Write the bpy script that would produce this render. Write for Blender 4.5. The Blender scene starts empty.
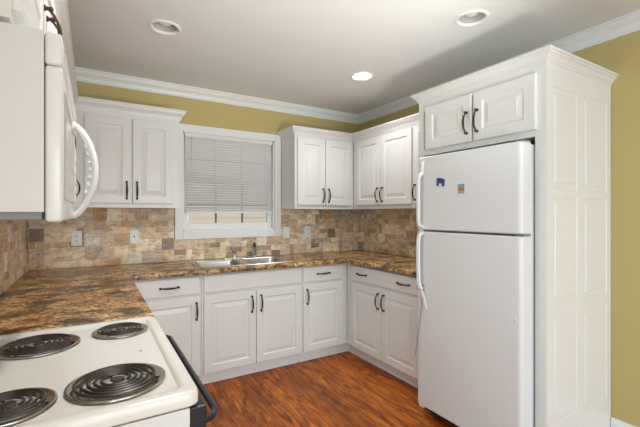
import bpy, bmesh, math, random
from mathutils import Vector, Matrix

# ---------------------------------------------------------------- camera, world, lights, exposure
sc = bpy.context.scene
COL = sc.collection
R = math.radians
LW = -3.07            # left wall
CH = 2.463            # ceiling height
RY = -7.6             # rear wall

cam_d = bpy.data.cameras.new('camera')
cam_d.sensor_width = 36.0
cam_d.lens = 376.12 / 640 * 36
cam_d.clip_start = 0.02
cam = bpy.data.objects.new('camera', cam_d)
cam.location = (-2.656, -3.513, 1.3365)
cam.rotation_euler = (R(90), 0, -0.54393)
COL.objects.link(cam)
sc.camera = cam

world = bpy.data.worlds.new('world')
sc.world = world
world.use_nodes = True
wn = world.node_tree.nodes
wl = world.node_tree.links
bgn = wn['Background']
sky = wn.new('ShaderNodeTexSky')
sky.sky_type = 'NISHITA'
sky.sun_elevation = R(48)
sky.sun_rotation = R(200)
sky.sun_disc = False
wl.new(sky.outputs[0], bgn.inputs[0])
bgn.inputs[1].default_value = 0.16

sun_d = bpy.data.lights.new('sun', 'SUN')
sun_d.energy = 2.2
sun_d.angle = R(0.6)
sun_d.color = (1.0, 0.93, 0.82)
sun = bpy.data.objects.new('sun', sun_d)
sun.rotation_euler = (R(50), 0, R(-25))
COL.objects.link(sun)


def area(name, loc, rot, sx, sy, e, col=(1, 1, 1)):
    d = bpy.data.lights.new(name, 'AREA')
    d.shape = 'RECTANGLE'
    d.size = sx
    d.size_y = sy
    d.energy = e
    d.color = col
    o = bpy.data.objects.new(name, d)
    o.location = loc
    o.rotation_euler = rot
    COL.objects.link(o)
    return o


E_REAR, E_LEFT, E_UPFILL, E_DOWN, E_CAN = 94, 54, 134, 31, 54
# added fill lights behind the camera, on the rear and left walls
area('rear_fill', (-1.55, RY + 0.03, 1.08), (R(90), 0, 0), 2.5, 2.0, E_REAR, (0.89, 1.0, 1.11))
area('left_fill', (LW + 0.03, -5.1, 1.05), (R(90), 0, R(-90)), 2.3, 1.95, E_LEFT, (0.68, 1.0, 1.20))
# added unseen spot with no fixture, bounced off the ceiling as fill
td = bpy.data.lights.new('ceiling_fill', 'SPOT')
td.energy = E_UPFILL
td.spot_size = R(80)
td.spot_blend = 1.0
td.shadow_soft_size = 0.15
td.color = (0.95, 1.0, .94)
to = bpy.data.objects.new('ceiling_fill', td)
to.location = (-1.40, -3.20, 1.15)
to.rotation_euler = (Vector((-1.50, -1.85, CH)) - Vector(to.location)).to_track_quat('-Z', 'Y').to_euler()
COL.objects.link(to)

sc.view_settings.view_transform = 'Standard'
sc.view_settings.look = 'None'
sc.view_settings.gamma = 1.0
sc.view_settings.use_curve_mapping = False
sc.view_settings.exposure = -0.10

# ---------------------------------------------------------------- materials
MATS = {}


def srgb(r, g, b):
    def f(c):
        c /= 255
        return c / 12.92 if c <= .04045 else ((c + .055) / 1.055) ** 2.4
    return (f(r), f(g), f(b), 1)


def mat(name, col, rough=.5, metal=0, bump=0, bscale=200, spec=None, trans=0, emit=None, es=0, vary=0, vscale=4):
    m = bpy.data.materials.new(name)
    m.use_nodes = True
    nt = m.node_tree
    n, l = nt.nodes, nt.links
    b = n['Principled BSDF']
    b.inputs['Base Color'].default_value = col
    b.inputs['Roughness'].default_value = rough
    b.inputs['Metallic'].default_value = metal
    if spec is not None:
        b.inputs['Specular IOR Level'].default_value = spec
    if trans:
        b.inputs['Transmission Weight'].default_value = trans
    if emit:
        b.inputs['Emission Color'].default_value = emit
        b.inputs['Emission Strength'].default_value = es
    tc = n.new('ShaderNodeTexCoord')
    if vary:
        nz = n.new('ShaderNodeTexNoise')
        nz.inputs['Scale'].default_value = vscale
        nz.inputs['Detail'].default_value = 4
        l.new(tc.outputs['Object'], nz.inputs['Vector'])
        mx = n.new('ShaderNodeMix')
        mx.data_type = 'RGBA'
        mx.inputs[6].default_value = tuple(c * (1 - vary) for c in col[:3]) + (1,)
        mx.inputs[7].default_value = tuple(min(1, c * (1 + vary)) for c in col[:3]) + (1,)
        l.new(nz.outputs['Fac'], mx.inputs[0])
        l.new(mx.outputs[2], b.inputs['Base Color'])
    if bump:
        nz = n.new('ShaderNodeTexNoise')
        nz.inputs['Scale'].default_value = bscale
        nz.inputs['Detail'].default_value = 3
        l.new(tc.outputs['Object'], nz.inputs['Vector'])
        bp = n.new('ShaderNodeBump')
        bp.inputs['Strength'].default_value = bump
        bp.inputs['Distance'].default_value = .002
        l.new(nz.outputs['Fac'], bp.inputs['Height'])
        l.new(bp.outputs[0], b.inputs['Normal'])
    MATS[name] = m
    return m


PAINT = mat('cabinet_paint', (.785, .78, .76, 1), .28, bump=.05, bscale=60, vary=.015, vscale=3)
TRIM = mat('trim_paint', (.87, .865, .85, 1), .35, bump=.04, bscale=80)
CEIL = mat('ceiling_paint', (.82, .815, .81, 1), .9, bump=.15, bscale=260)
YELLOW = mat('yellow_wall_paint', (.57, .452, .19, 1), .75, bump=.12, bscale=220, vary=.03, vscale=2)
BRONZE = mat('dark_bronze', (.075, .045, .026, 1), .38, .7)
APPL = mat('appliance_white', (.80, .80, .80, 1), .25, bump=.04, bscale=500)
APPG = mat('appliance_textured_white', (.77, .775, .785, 1), .36, bump=.12, bscale=420)
MWWHITE = mat('microwave_white', (.83, .83, .82, 1), .2)
MWSIDE = mat('microwave_side_enamel', (.74, .735, .72, 1), .4)
MWWIN = mat('microwave_window', (.50, .50, .49, 1), .15)
DARK = mat('dark_plastic', (.02, .02, .022, 1), .4)
GREYGASKET = mat('grey_gasket', (.25, .25, .26, 1), .6)
ENAMEL = mat('cream_enamel', (.83, .80, .74, 1), .16)
COIL = mat('coil_metal', (.085, .074, .066, 1), .32, .7)
PAN = mat('worn_chrome', (.52, .49, .45, 1), .22, 1, vary=.25, vscale=25)
CHROME = mat('chrome', (.72, .71, .69, 1), .16, 1)
STEEL = mat('stainless_steel', (.62, .60, .57, 1), .27, 1, bump=.05, bscale=300)
BLACKBAR = mat('black_handle', (.014, .016, .024, 1), .28)
PLATE = mat('outlet_plastic', (.92, .915, .90, 1), .35)
SLOT = mat('outlet_slot', (.06, .055, .05, 1), .6)
BLIND = mat('blind_vinyl', (.83, .825, .81, 1), .5)
MUNTIN = mat('muntin_grey', (.20, .18, .16, 1), .6)
BLUE = mat('blue_magnet', srgb(52, 62, 128), .5, vary=.2, vscale=90)
BULB = mat('frosted_bulb', (.75, .74, .72, 1), .3)
BAFFLE = mat('lamp_reflector', (.55, .54, .52, 1), .35)
LIT = mat('lit_lens', (1, 1, 1, 1), .4, emit=(1, .95, .87, 1), es=22)
SIDING = mat('exterior_siding', (.74, .64, .52, 1), .7, bump=.1, bscale=40)
GRASS = mat('yard_grass', (.10, .16, .05, 1), .9, vary=.3, vscale=6)
CORD = mat('grey_cord', (.22, .22, .23, 1), .6)

g = bpy.data.materials.new('window_glass')
g.use_nodes = True
nt = g.node_tree
for x in list(nt.nodes):
    nt.nodes.remove(x)
out = nt.nodes.new('ShaderNodeOutputMaterial')
mixs = nt.nodes.new('ShaderNodeMixShader')
tr = nt.nodes.new('ShaderNodeBsdfTransparent')
gl = nt.nodes.new('ShaderNodeBsdfGlossy')
gl.inputs['Roughness'].default_value = .02
fr = nt.nodes.new('ShaderNodeFresnel')
fr.inputs[0].default_value = 1.45
nt.links.new(fr.outputs[0], mixs.inputs[0])
nt.links.new(tr.outputs[0], mixs.inputs[1])
nt.links.new(gl.outputs[0], mixs.inputs[2])
nt.links.new(mixs.outputs[0], out.inputs[0])
GLASS = g


def ramp(n, stops):
    r = n.new('ShaderNodeValToRGB')
    e = r.color_ramp.elements
    while len(e) < len(stops):
        e.new(.5)
    for el, (p, c) in zip(e, stops):
        el.position = p
        el.color = c if len(c) == 4 else c + (1,)
    return r


def granite_mat():
    m = bpy.data.materials.new('brown_granite_laminate')
    m.use_nodes = True
    n, l = m.node_tree.nodes, m.node_tree.links
    b = n['Principled BSDF']
    tc = n.new('ShaderNodeTexCoord')
    mp = n.new('ShaderNodeMapping')
    mp.inputs['Rotation'].default_value = (0, 0, R(24))
    mp.inputs['Scale'].default_value = (1, 1.55, 1.4)
    l.new(tc.outputs['Object'], mp.inputs[0])
    n1 = n.new('ShaderNodeTexNoise')
    n1.inputs['Scale'].default_value = 7.5
    n1.inputs['Detail'].default_value = 9
    n1.inputs['Roughness'].default_value = .68
    n1.inputs['Distortion'].default_value = 1.5
    l.new(mp.outputs[0], n1.inputs['Vector'])
    r1 = ramp(n, [(.31, (.040, .026, .015)), (.40, (.20, .120, .058)), (.46, (.44, .275, .125)),
                  (.54, (.66, .46, .23)), (.66, (.88, .72, .46))])
    l.new(n1.outputs['Fac'], r1.inputs[0])
    n2 = n.new('ShaderNodeTexNoise')
    n2.inputs['Scale'].default_value = 3.2
    n2.inputs['Detail'].default_value = 5
    n2.inputs['Distortion'].default_value = 1.2
    l.new(mp.outputs[0], n2.inputs['Vector'])
    r2 = ramp(n, [(.38, (.24, .215, .17)), (.47, (.72, .68, .58)), (.56, (1, .92, .80)), (.66, (1.0, .66, .46))])
    l.new(n2.outputs['Fac'], r2.inputs[0])
    mu = n.new('ShaderNodeMix')
    mu.data_type = 'RGBA'
    mu.blend_type = 'MULTIPLY'
    mu.inputs[0].default_value = 1
    l.new(r1.outputs[0], mu.inputs[6])
    l.new(r2.outputs[0], mu.inputs[7])
    # fine speckle
    n3 = n.new('ShaderNodeTexNoise')
    n3.inputs['Scale'].default_value = 60
    n3.inputs['Detail'].default_value = 3
    l.new(tc.outputs['Object'], n3.inputs['Vector'])
    r3 = ramp(n, [(.38, (.22, .17, .15)), (.50, (.95, .93, .92)), (.66, (1.55, 1.45, 1.4))])
    l.new(n3.outputs['Fac'], r3.inputs[0])
    mu2 = n.new('ShaderNodeMix')
    mu2.data_type = 'RGBA'
    mu2.blend_type = 'MULTIPLY'
    mu2.inputs[0].default_value = .8
    l.new(mu.outputs[2], mu2.inputs[6])
    l.new(r3.outputs[0], mu2.inputs[7])
    l.new(mu2.outputs[2], b.inputs['Base Color'])
    b.inputs['Roughness'].default_value = .27
    return m


def wood_mat():
    m = bpy.data.materials.new('red_brown_plank_floor')
    m.use_nodes = True
    n, l = m.node_tree.nodes, m.node_tree.links
    b = n['Principled BSDF']
    tc = n.new('ShaderNodeTexCoord')
    mp = n.new('ShaderNodeMapping')
    mp.inputs['Rotation'].default_value = (0, 0, R(90))
    l.new(tc.outputs['Object'], mp.inputs[0])
    br = n.new('ShaderNodeTexBrick')
    br.offset = .37
    br.inputs['Scale'].default_value = 1
    br.inputs['Mortar Size'].default_value = .0012
    br.inputs['Brick Width'].default_value = 1.1
    br.inputs['Row Height'].default_value = .095
    br.inputs['Color1'].default_value = (0, 0, 0, 1)
    br.inputs['Color2'].default_value = (1, 1, 1, 1)
    br.inputs['Mortar'].default_value = (.4, .4, .4, 1)
    l.new(mp.outputs[0], br.inputs['Vector'])
    # grain shifted per plank
    ad = n.new('ShaderNodeVectorMath')
    ad.operation = 'MULTIPLY_ADD'
    l.new(br.outputs['Color'], ad.inputs[0])
    ad.inputs[1].default_value = (3, 7, 5)
    l.new(mp.outputs[0], ad.inputs[2])
    mp2 = n.new('ShaderNodeMapping')
    mp2.inputs['Scale'].default_value = (2.6, 15, 1)
    l.new(ad.outputs[0], mp2.inputs[0])
    nz = n.new('ShaderNodeTexNoise')
    nz.inputs['Scale'].default_value = 1.5
    nz.inputs['Detail'].default_value = 8
    nz.inputs['Roughness'].default_value = .62
    nz.inputs['Distortion'].default_value = 1.1
    l.new(mp2.outputs[0], nz.inputs['Vector'])
    r = ramp(n, [(.30, (.10, .022, .003)), (.42, (.28, .068, .007)), (.54, (.50, .138, .013)), (.72, (.78, .28, .045))])
    l.new(nz.outputs['Fac'], r.inputs[0])
    pr = ramp(n, [(0, (.62, .58, .55)), (1, (1.15, 1.12, 1.1))])
    l.new(br.outputs['Color'], pr.inputs[0])
    mu = n.new('ShaderNodeMix')
    mu.data_type = 'RGBA'
    mu.blend_type = 'MULTIPLY'
    mu.inputs[0].default_value = .9
    l.new(r.outputs[0], mu.inputs[6])
    l.new(pr.outputs[0], mu.inputs[7])
    m2 = n.new('ShaderNodeMix')
    m2.data_type = 'RGBA'
    m2.inputs[7].default_value = (.03, .008, .003, 1)
    l.new(br.outputs['Fac'], m2.inputs[0])
    l.new(mu.outputs[2], m2.inputs[6])
    l.new(m2.outputs[2], b.inputs['Base Color'])
    b.inputs['Roughness'].default_value = .42
    b.inputs['Specular IOR Level'].default_value = .3
    bp = n.new('ShaderNodeBump')
    bp.inputs['Strength'].default_value = .12
    bp.inputs['Distance'].default_value = .003
    l.new(nz.outputs['Fac'], bp.inputs['Height'])
    l.new(bp.outputs[0], b.inputs['Normal'])
    return m


def tile_mat():
    m = bpy.data.materials.new('tumbled_travertine')
    m.use_nodes = True
    n, l = m.node_tree.nodes, m.node_tree.links
    b = n['Principled BSDF']
    tc = n.new('ShaderNodeTexCoord')
    at = n.new('ShaderNodeAttribute')
    at.attribute_name = 'stone'
    nz = n.new('ShaderNodeTexNoise')
    nz.inputs['Scale'].default_value = 17
    nz.inputs['Detail'].default_value = 7
    nz.inputs['Roughness'].default_value = .65
    nz.inputs['Distortion'].default_value = .8
    mp = n.new('ShaderNodeMapping')
    mp.inputs['Scale'].default_value = (1, 1, 1.7)
    l.new(tc.outputs['Object'], mp.inputs[0])
    l.new(mp.outputs[0], nz.inputs['Vector'])
    r = ramp(n, [(.30, (.42, .39, .37)), (.41, (.82, .81, .80)), (.52, (1.0, 1.0, 1.0)), (.68, (1.28, 1.30, 1.32))])
    l.new(nz.outputs['Fac'], r.inputs[0])
    mu = n.new('ShaderNodeMix')
    mu.data_type = 'RGBA'
    mu.blend_type = 'MULTIPLY'
    mu.inputs[0].default_value = 1
    l.new(at.outputs['Color'], mu.inputs[6])
    l.new(r.outputs[0], mu.inputs[7])
    l.new(mu.outputs[2], b.inputs['Base Color'])
    b.inputs['Roughness'].default_value = .5
    bp = n.new('ShaderNodeBump')
    bp.inputs['Strength'].default_value = .35
    bp.inputs['Distance'].default_value = .003
    l.new(nz.outputs['Fac'], bp.inputs['Height'])
    l.new(bp.outputs[0], b.inputs['Normal'])
    return m


GRANITE = granite_mat()
WOOD = wood_mat()
TILE = tile_mat()

# ---------------------------------------------------------------- mesh helpers


def obj(name, bm, m, parent=None, smooth=False, label=None):
    bmesh.ops.recalc_face_normals(bm, faces=bm.faces)
    me = bpy.data.meshes.new(name)
    bm.to_mesh(me)
    bm.free()
    for x in (m if isinstance(m, (list, tuple)) else [m]):
        me.materials.append(x)
    if smooth:
        for p in me.polygons:
            p.use_smooth = True
        me.set_sharp_from_angle(angle=R(38))
    o = bpy.data.objects.new(name, me)
    COL.objects.link(o)
    if parent:
        o.parent = parent
    if label:
        o['label'] = label
    return o


def tag(o, label, cat, group=None, kind=None):
    o['label'] = label
    o['category'] = cat
    if group:
        o['group'] = group
    if kind:
        o['kind'] = kind
    return o


def thing(name, label, cat, loc=(0, 0, 0), rz=0, group=None):
    o = bpy.data.objects.new(name, None)
    o.empty_display_size = .1
    COL.objects.link(o)
    o.location = loc
    o.rotation_euler = (0, 0, rz)
    return tag(o, label, cat, group)


def struct(name, bm, m, parent=None, smooth=False):
    o = obj(name, bm, m, parent, smooth)
    if parent is None:
        o['kind'] = 'structure'
    return o


def BM():
    return bmesh.new()


def box(bm, lo, hi, bev=0, seg=2, mi=0):
    lo, hi = Vector(lo), Vector(hi)
    c = (lo + hi) / 2
    s = hi - lo
    t = bmesh.new()
    bmesh.ops.create_cube(t, size=1)
    for v in t.verts:
        v.co = Vector((v.co.x * s.x, v.co.y * s.y, v.co.z * s.z)) + c
    if bev:
        bmesh.ops.bevel(t, geom=list(t.edges), offset=bev, segments=seg, affect='EDGES', profile=.5)
    for f in t.faces:
        f.material_index = mi
    merge(bm, t)
    return bm


def merge(bm, t, M=None):
    if M is not None:
        bmesh.ops.transform(t, matrix=M, verts=t.verts)
    me = bpy.data.meshes.new('tmp')
    t.to_mesh(me)
    t.free()
    bm.from_mesh(me)
    bpy.data.meshes.remove(me)


def tube(bm, pts, rad, seg=10, cap=True, up=None, flat=1.0, mi=0):
    """Sweep an ellipse along pts; rad = number or list; flat scales the second axis; up fixes the first axis."""
    pts = [Vector(p) for p in pts]
    n = len(pts)
    rads = rad if isinstance(rad, (list, tuple)) else [rad] * n
    rings = []
    prev = None
    for i, p in enumerate(pts):
        d = (pts[min(i + 1, n - 1)] - pts[max(i - 1, 0)]).normalized()
        if up is not None:
            a = Vector(up)
            a = (a - d * a.dot(d)).normalized()
        elif prev is None:
            a = d.orthogonal().normalized()
        else:
            a = (prev - d * prev.dot(d)).normalized()
        prev = a
        b = d.cross(a)
        rings.append([bm.verts.new(p + (a * math.cos(t) + b * math.sin(t) * flat) * rads[i])
                      for t in [2 * math.pi * k / seg for k in range(seg)]])
    for i in range(n - 1):
        for k in range(seg):
            f = bm.faces.new((rings[i][k], rings[i][(k + 1) % seg], rings[i + 1][(k + 1) % seg], rings[i + 1][k]))
            f.material_index = mi
    if cap:
        bm.faces.new(rings[0][::-1]).material_index = mi
        bm.faces.new(rings[-1]).material_index = mi
    return bm


def lathe(bm, prof, c=(0, 0, 0), seg=32, M=None, mi=0):
    """prof: (r, z) pairs about the z axis."""
    t = bmesh.new()
    rings = []
    for r, z in prof:
        if r < 1e-5:
            rings.append([t.verts.new((0, 0, z))])
        else:
            rings.append([t.verts.new((r * math.cos(2 * math.pi * k / seg), r * math.sin(2 * math.pi * k / seg), z)) for k in range(seg)])
    for a, b in zip(rings, rings[1:]):
        for k in range(seg):
            k2 = (k + 1) % seg
            if len(a) == 1 and len(b) == 1:
                continue
            if len(a) == 1:
                t.faces.new((a[0], b[k2], b[k]))
            elif len(b) == 1:
                t.faces.new((a[k], a[k2], b[0]))
            else:
                t.faces.new((a[k], a[k2], b[k2], b[k]))
    for f in t.faces:
        f.material_index = mi
    MM = Matrix.Translation(Vector(c)) @ (M if M is not None else Matrix())
    merge(bm, t, MM)
    return bm


def sweep(bm, path, prof, segs=None):
    """Mitred moulding: path = xy points, prof = (outward, z) closed outline; outward is to the right of travel."""
    n = len(path)
    P = [Vector((p[0], p[1])) for p in path]

    def nrm(i):
        d = (P[i + 1] - P[i]).normalized()
        return Vector((d.y, -d.x))
    offs = []
    for i in range(n):
        if i == 0:
            offs.append(nrm(0))
        elif i == n - 1:
            offs.append(nrm(n - 2))
        else:
            a, b = nrm(i - 1), nrm(i)
            s = a + b
            offs.append(s / (s.dot(a)))
    segs = segs if segs is not None else range(n - 1)
    rings = {}
    idx = sorted(set(list(segs) + [s + 1 for s in segs]))
    for i in idx:
        rings[i] = [bm.verts.new((P[i].x + offs[i].x * o, P[i].y + offs[i].y * o, z)) for o, z in prof]
    m = len(prof)
    for s in segs:
        A, B = rings[s], rings[s + 1]
        for k in range(m):
            bm.faces.new((A[k], A[(k + 1) % m], B[(k + 1) % m], B[k]))
    bm.faces.new(rings[idx[0]])
    bm.faces.new(rings[idx[-1]][::-1])
    return bm


def nested(bm, x0, x1, z0, z1, steps, y0=0, cap=True):
    """Nested rectangles in the xz plane: steps = (inset, y); builds a panelled front facing -y."""
    rings = []
    for ins, y in steps:
        rings.append([bm.verts.new(c) for c in ((x0 + ins, y0 + y, z0 + ins), (x1 - ins, y0 + y, z0 + ins),
                                                (x1 - ins, y0 + y, z1 - ins), (x0 + ins, y0 + y, z1 - ins))])
    for a, b in zip(rings, rings[1:]):
        for k in range(4):
            bm.faces.new((a[k], a[(k + 1) % 4], b[(k + 1) % 4], b[k]))
    if cap:
        bm.faces.new(rings[-1])
    return rings


DOOR_T = .02


def door_bm(x0, x1, z0, z1, yf, frame=.058, raised=True):
    """Raised-panel door; yf = front plane (faces -y), back at yf + DOOR_T."""
    bm = BM()
    t = DOOR_T
    st = [(0, t), (0, .004), (.0015, .0012), (.005, 0)]
    if raised:
        w = min(x1 - x0, z1 - z0)
        bevel = min(.024, w * .085)
        st += [(frame, 0), (frame + .003, .0035), (frame + .006, .0075), (frame + .012, .0085), (frame + .015, .0078),
               (frame + .015 + bevel, .0026), (frame + .0165 + bevel, .0006)]
    r = nested(bm, x0, x1, z0, z1, st, yf)
    bm.faces.new(r[0][::-1])
    return bm


def pull_bm(cx, cz, yf, L=.128, vertical=True):
    """Arched bronze pull on a front that faces -y."""
    bm = BM()
    pts, rad = [], []
    N = 18
    for i in range(N + 1):
        u = i / N * 2 - 1
        s = u * L / 2
        dep = .029 * (1 - abs(u) ** 2.6) + .006
        pts.append((s, dep))
        rad.append(.0042 + .0034 * (1 - abs(u) ** 1.5) ** 1.2)
    P = [((cx, yf - d, cz + s) if vertical else (cx + s, yf - d, cz)) for s, d in pts]
    up = (1, 0, 0) if vertical else (0, 0, 1)
    tube(bm, P, rad, 10, up=up, flat=.75)
    rot = Matrix.Rotation(R(90), 4, 'X')
    for s in (-1, 1):
        c = (cx, yf, cz + s * L * .485) if vertical else (cx + s * L * .485, yf, cz)
        lathe(bm, [(0, 0), (.0085, 0), (.0085, .003), (.0055, .005), (.005, .012), (.0075, .014), (.0075, .018), (.004, .021), (0, .021)], c, 14, rot)
    return bm


# ---------------------------------------------------------------- the room shell
bm = BM()
box(bm, (LW - .1, RY - .1, -.1), (.1, .1, 0))
struct('floor', bm, WOOD)

WX0, WX1, WZ0, WZ1 = -1.967, -1.077, 1.175, 2.065      # rough opening of the kitchen window
bm = BM()
box(bm, (LW - .1, 0, 0), (WX0, .12, CH))
box(bm, (WX1, 0, 0), (.1, .12, CH))
box(bm, (WX0, 0, 0), (WX1, .12, WZ0))
box(bm, (WX0, 0, WZ1), (WX1, .12, CH))
struct('wall_back', bm, YELLOW)
bm = BM()
box(bm, (LW - .1, RY, 0), (LW, 0, CH))
struct('wall_left', bm, YELLOW)
bm = BM()
box(bm, (0, RY, 0), (.1, 0, CH))
struct('wall_right', bm, YELLOW)
bm = BM()
box(bm, (LW - .1, RY - .1, 0), (-2.85, RY, CH))
box(bm, (-.25, RY - .1, 0), (.1, RY, CH))
box(bm, (-2.85, RY - .1, 0), (-.25, RY, .05))
box(bm, (-2.85, RY - .1, 2.11), (-.25, RY, CH))
struct('wall_rear', bm, TRIM)

LIGHTS = [(-2.28, -1.08), (-.77, -1.06), (-.785, -2.11), (-2.28, -2.11)]
HOLE = .078
bm = BM()
edges = []


def loop(pts):
    vs = [bm.verts.new(p) for p in pts]
    for i in range(len(vs)):
        edges.append(bm.edges.new((vs[i], vs[(i + 1) % len(vs)])))


loop([(LW - .1, RY - .1, CH), (.1, RY - .1, CH), (.1, .1, CH), (LW - .1, .1, CH)])
for x, y in LIGHTS:
    loop([(x + HOLE * math.cos(2 * math.pi * k / 40), y + HOLE * math.sin(2 * math.pi * k / 40), CH) for k in range(40)])
bmesh.ops.triangle_fill(bm, use_beauty=True, use_dissolve=False, edges=edges)
struct('ceiling', bm, CEIL)

# crown moulding round the ceiling
crown = [(0, CH), (0, CH - .088), (.010, CH - .088), (.010, CH - .076), (.016, CH - .074), (.020, CH - .060), (.032, CH - .042), (.046, CH - .034),
         (.048, CH - .026), (.056, CH - .024), (.058, CH - .012), (.070, CH - .010), (.070, CH)]
cpath = [(LW, RY), (LW, 0), (0, 0), (0, RY)]
for i, nm in enumerate(('trim_1', 'trim_2', 'trim_3')):
    struct(nm, sweep(BM(), cpath, crown, [i]), TRIM)
bm = BM()
base_prof = [(0, 0), (.024, 0), (.022, .012), (.014, .02), (.014, .095), (.008, .108), (.004, .12), (0, .12)]
struct('baseboard_right', sweep(BM(), [(0, -2.492), (0, RY)], base_prof), TRIM, smooth=True)
struct('baseboard_left', sweep(BM(), [(LW, -3.868), (LW, -2.64)], base_prof), TRIM, smooth=True)

# kitchen window: casing, sash, panes, muntins
bm = BM()
for lo, hi in (((-2.036, -.022, 1.105), (-1.967, 0, 2.135)), ((-1.077, -.022, 1.105), (-1.008, 0, 2.135)),
               ((-1.967, -.022, 2.065), (-1.077, 0, 2.135)), ((-1.967, -.022, 1.105), (-1.077, 0, 1.175))):
    box(bm, lo, hi, .003)
# jambs
box(bm, (WX0, -.002, WZ0), (WX0 + .012, .12, WZ1))
box(bm, (WX1 - .012, -.002, WZ0), (WX1, .12, WZ1))
box(bm, (WX0, -.002, WZ0), (WX1, .12, WZ0 + .012))
box(bm, (WX0, -.002, WZ1 - .012), (WX1, .12, WZ1))
win = struct('window_1', bm, TRIM)


def sash(z0, z1, y, nm):
    bm = BM()
    a, b = WX0 + .012, WX1 - .012
    t = .042
    box(bm, (a, y, z0), (a + t, y + .035, z1), .003)
    box(bm, (b - t, y, z0), (b, y + .035, z1), .003)
    box(bm, (a + t, y, z0), (b - t, y + .035, z0 + .058), .003)
    box(bm, (a + t, y, z1 - .04), (b - t, y + .035, z1), .003)
    s = obj('window_sash', bm, TRIM, win)
    bm = BM()
    box(bm, (a + t, y + .015, z0 + .058), (b - t, y + .019, z1 - .04))
    obj('window_pane', bm, GLASS, s)
    bm = BM()
    for k in (1, 2):
        x = a + t + (b - a - 2 * t) * k / 3
        box(bm, (x - .007, y + .008, z0 + .058), (x + .007, y + .026, z1 - .04))
    zc = (z0 + z1) / 2
    box(bm, (a + t, y + .008, zc - .007), (b - t, y + .026, zc + .007))
    obj('muntin', bm, MUNTIN, s, label='dark grey window muntins')


sash(1.187, 1.66, .045, 'lower')
sash(1.62, 2.053, .082, 'upper')

# unseen rear window, added behind the camera to hold the rear fill light
bm = BM()
for lo, hi in (((-2.85, RY - .06, .05), (-2.79, RY - .02, 2.11)), ((-.31, RY - .06, .05), (-.25, RY - .02, 2.11)),
               ((-2.79, RY - .06, .05), (-.31, RY - .02, .11)), ((-2.79, RY - .06, 2.05), (-.31, RY - .02, 2.11)),
               ((-1.58, RY - .06, .11), (-1.52, RY - .02, 2.05))):
    box(bm, lo, hi)
struct('rear_fill_window', bm, TRIM)
bm = BM()      # frame added round the left fill light, on solid wall
for lo, hi in (((LW, -6.33, 0), (LW + .045, -6.25, 2.11)), ((LW, -3.95, 0), (LW + .045, -3.87, 2.11)),
               ((LW, -6.25, 2.03), (LW + .045, -3.95, 2.11)), ((LW, -6.25, 0), (LW + .045, -3.95, .07)), ((LW, -5.13, .07), (LW + .045, -5.07, 2.03))):
    box(bm, lo, hi)
struct('left_fill_frame', bm, TRIM)

# tiled backsplashes: tumbled stone in mixed sizes
random.seed(11)
STONES = [((.56, .47, .36), 6), ((.50, .41, .31), 5), ((.60, .53, .43), 5), ((.42, .325, .225), 3.5), ((.44, .39, .33), 3),
          ((.29, .23, .17), 1.6), ((.43, .27, .125), 1.6), ((.52, .48, .42), 3), ((.48, .36, .23), 3), ((.24, .19, .145), .8)]


def pick():
    c = random.choices([s[0] for s in STONES], [s[1] for s in STONES])[0]
    k = random.uniform(.80, 1.16) * 1.42
    return (c[0] * k * 1.10, c[1] * k * 1.02 * random.uniform(.97, 1.03), c[2] * k * random.uniform(.84, .98), 1)


def backsplash(length, keep, place):
    """keep(u, z) says whether a cell is tiled; place maps (u, z, out) to the room."""
    cell, z0, rows = .0515, .9155, 9
    cols = int(math.ceil(length / cell))
    used = [[False] * rows for _ in range(cols)]
    bm = BM()
    lay = bm.verts.layers.float_color.new('stone')
    zt = z0 + cell * rows
    # grout bed
    for i in range(cols):
        for j in range(rows):
            if keep((i + .5) * cell, z0 + (j + .5) * cell):
                u0, u1 = i * cell, min(length, (i + 1) * cell)
                vs = [bm.verts.new(place(u, z, .0072)) for u, z in ((u0, z0 + j * cell), (u1, z0 + j * cell), (u1, z0 + (j + 1) * cell), (u0, z0 + (j + 1) * cell))]
                for v in vs:
                    v[lay] = (.78, .70, .58, 1)
                bm.faces.new(vs)
    order = [(i, j) for i in range(cols) for j in range(rows)]
    for i, j in order:
        if used[i][j] or not keep((i + .5) * cell, z0 + (j + .5) * cell):
            continue
        opts = [(2, 2)] * 5 + [(2, 1)] * 4 + [(1, 2)] * 3 + [(1, 1)] * 3 + [(3, 2)] * 1
        random.shuffle(opts)
        opts.append((1, 1))
        for w, h in opts:
            if i + w > cols or j + h > rows:
                continue
            if all(not used[a][b] and keep((a + .5) * cell, z0 + (b + .5) * cell) for a in range(i, i + w) for b in range(j, j + h)):
                break
        for a in range(i, i + w):
            for b in range(j, j + h):
                used[a][b] = True
        gp = .0024
        u0, u1 = i * cell + gp, min(length, (i + w) * cell) - gp
        za, zb = z0 + j * cell + gp, z0 + (j + h) * cell - gp
        col = pick()
        jit = lambda: random.uniform(-.0014, .0014)
        out = .010 + random.uniform(-.0012, .0012)
        ro = [(u0 + jit(), za + jit()), (u1 + jit(), za + jit()), (u1 + jit(), zb + jit()), (u0 + jit(), zb + jit())]
        cu, cz = (u0 + u1) / 2, (za + zb) / 2
        rings = []
        for ins, o in ((0, .004), (0, out - .002), (.0022, out)):
            ring = []
            for u, z in ro:
                ring.append(bm.verts.new(place(u - math.copysign(ins, u - cu), z - math.copysign(ins, z - cz), o)))
            rings.append(ring)
        for a, b in zip(rings, rings[1:]):
            for k in range(4):
                bm.faces.new((a[k], a[(k + 1) % 4], b[(k + 1) % 4], b[k]))
        bm.faces.new(rings[-1])
        for rg in rings:
            for v in rg:
                v[lay] = col
    return bm


def keep_back(u, z):
    x = LW + u
    return not (-2.050 < x < -.995 and z > 1.11)


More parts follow.
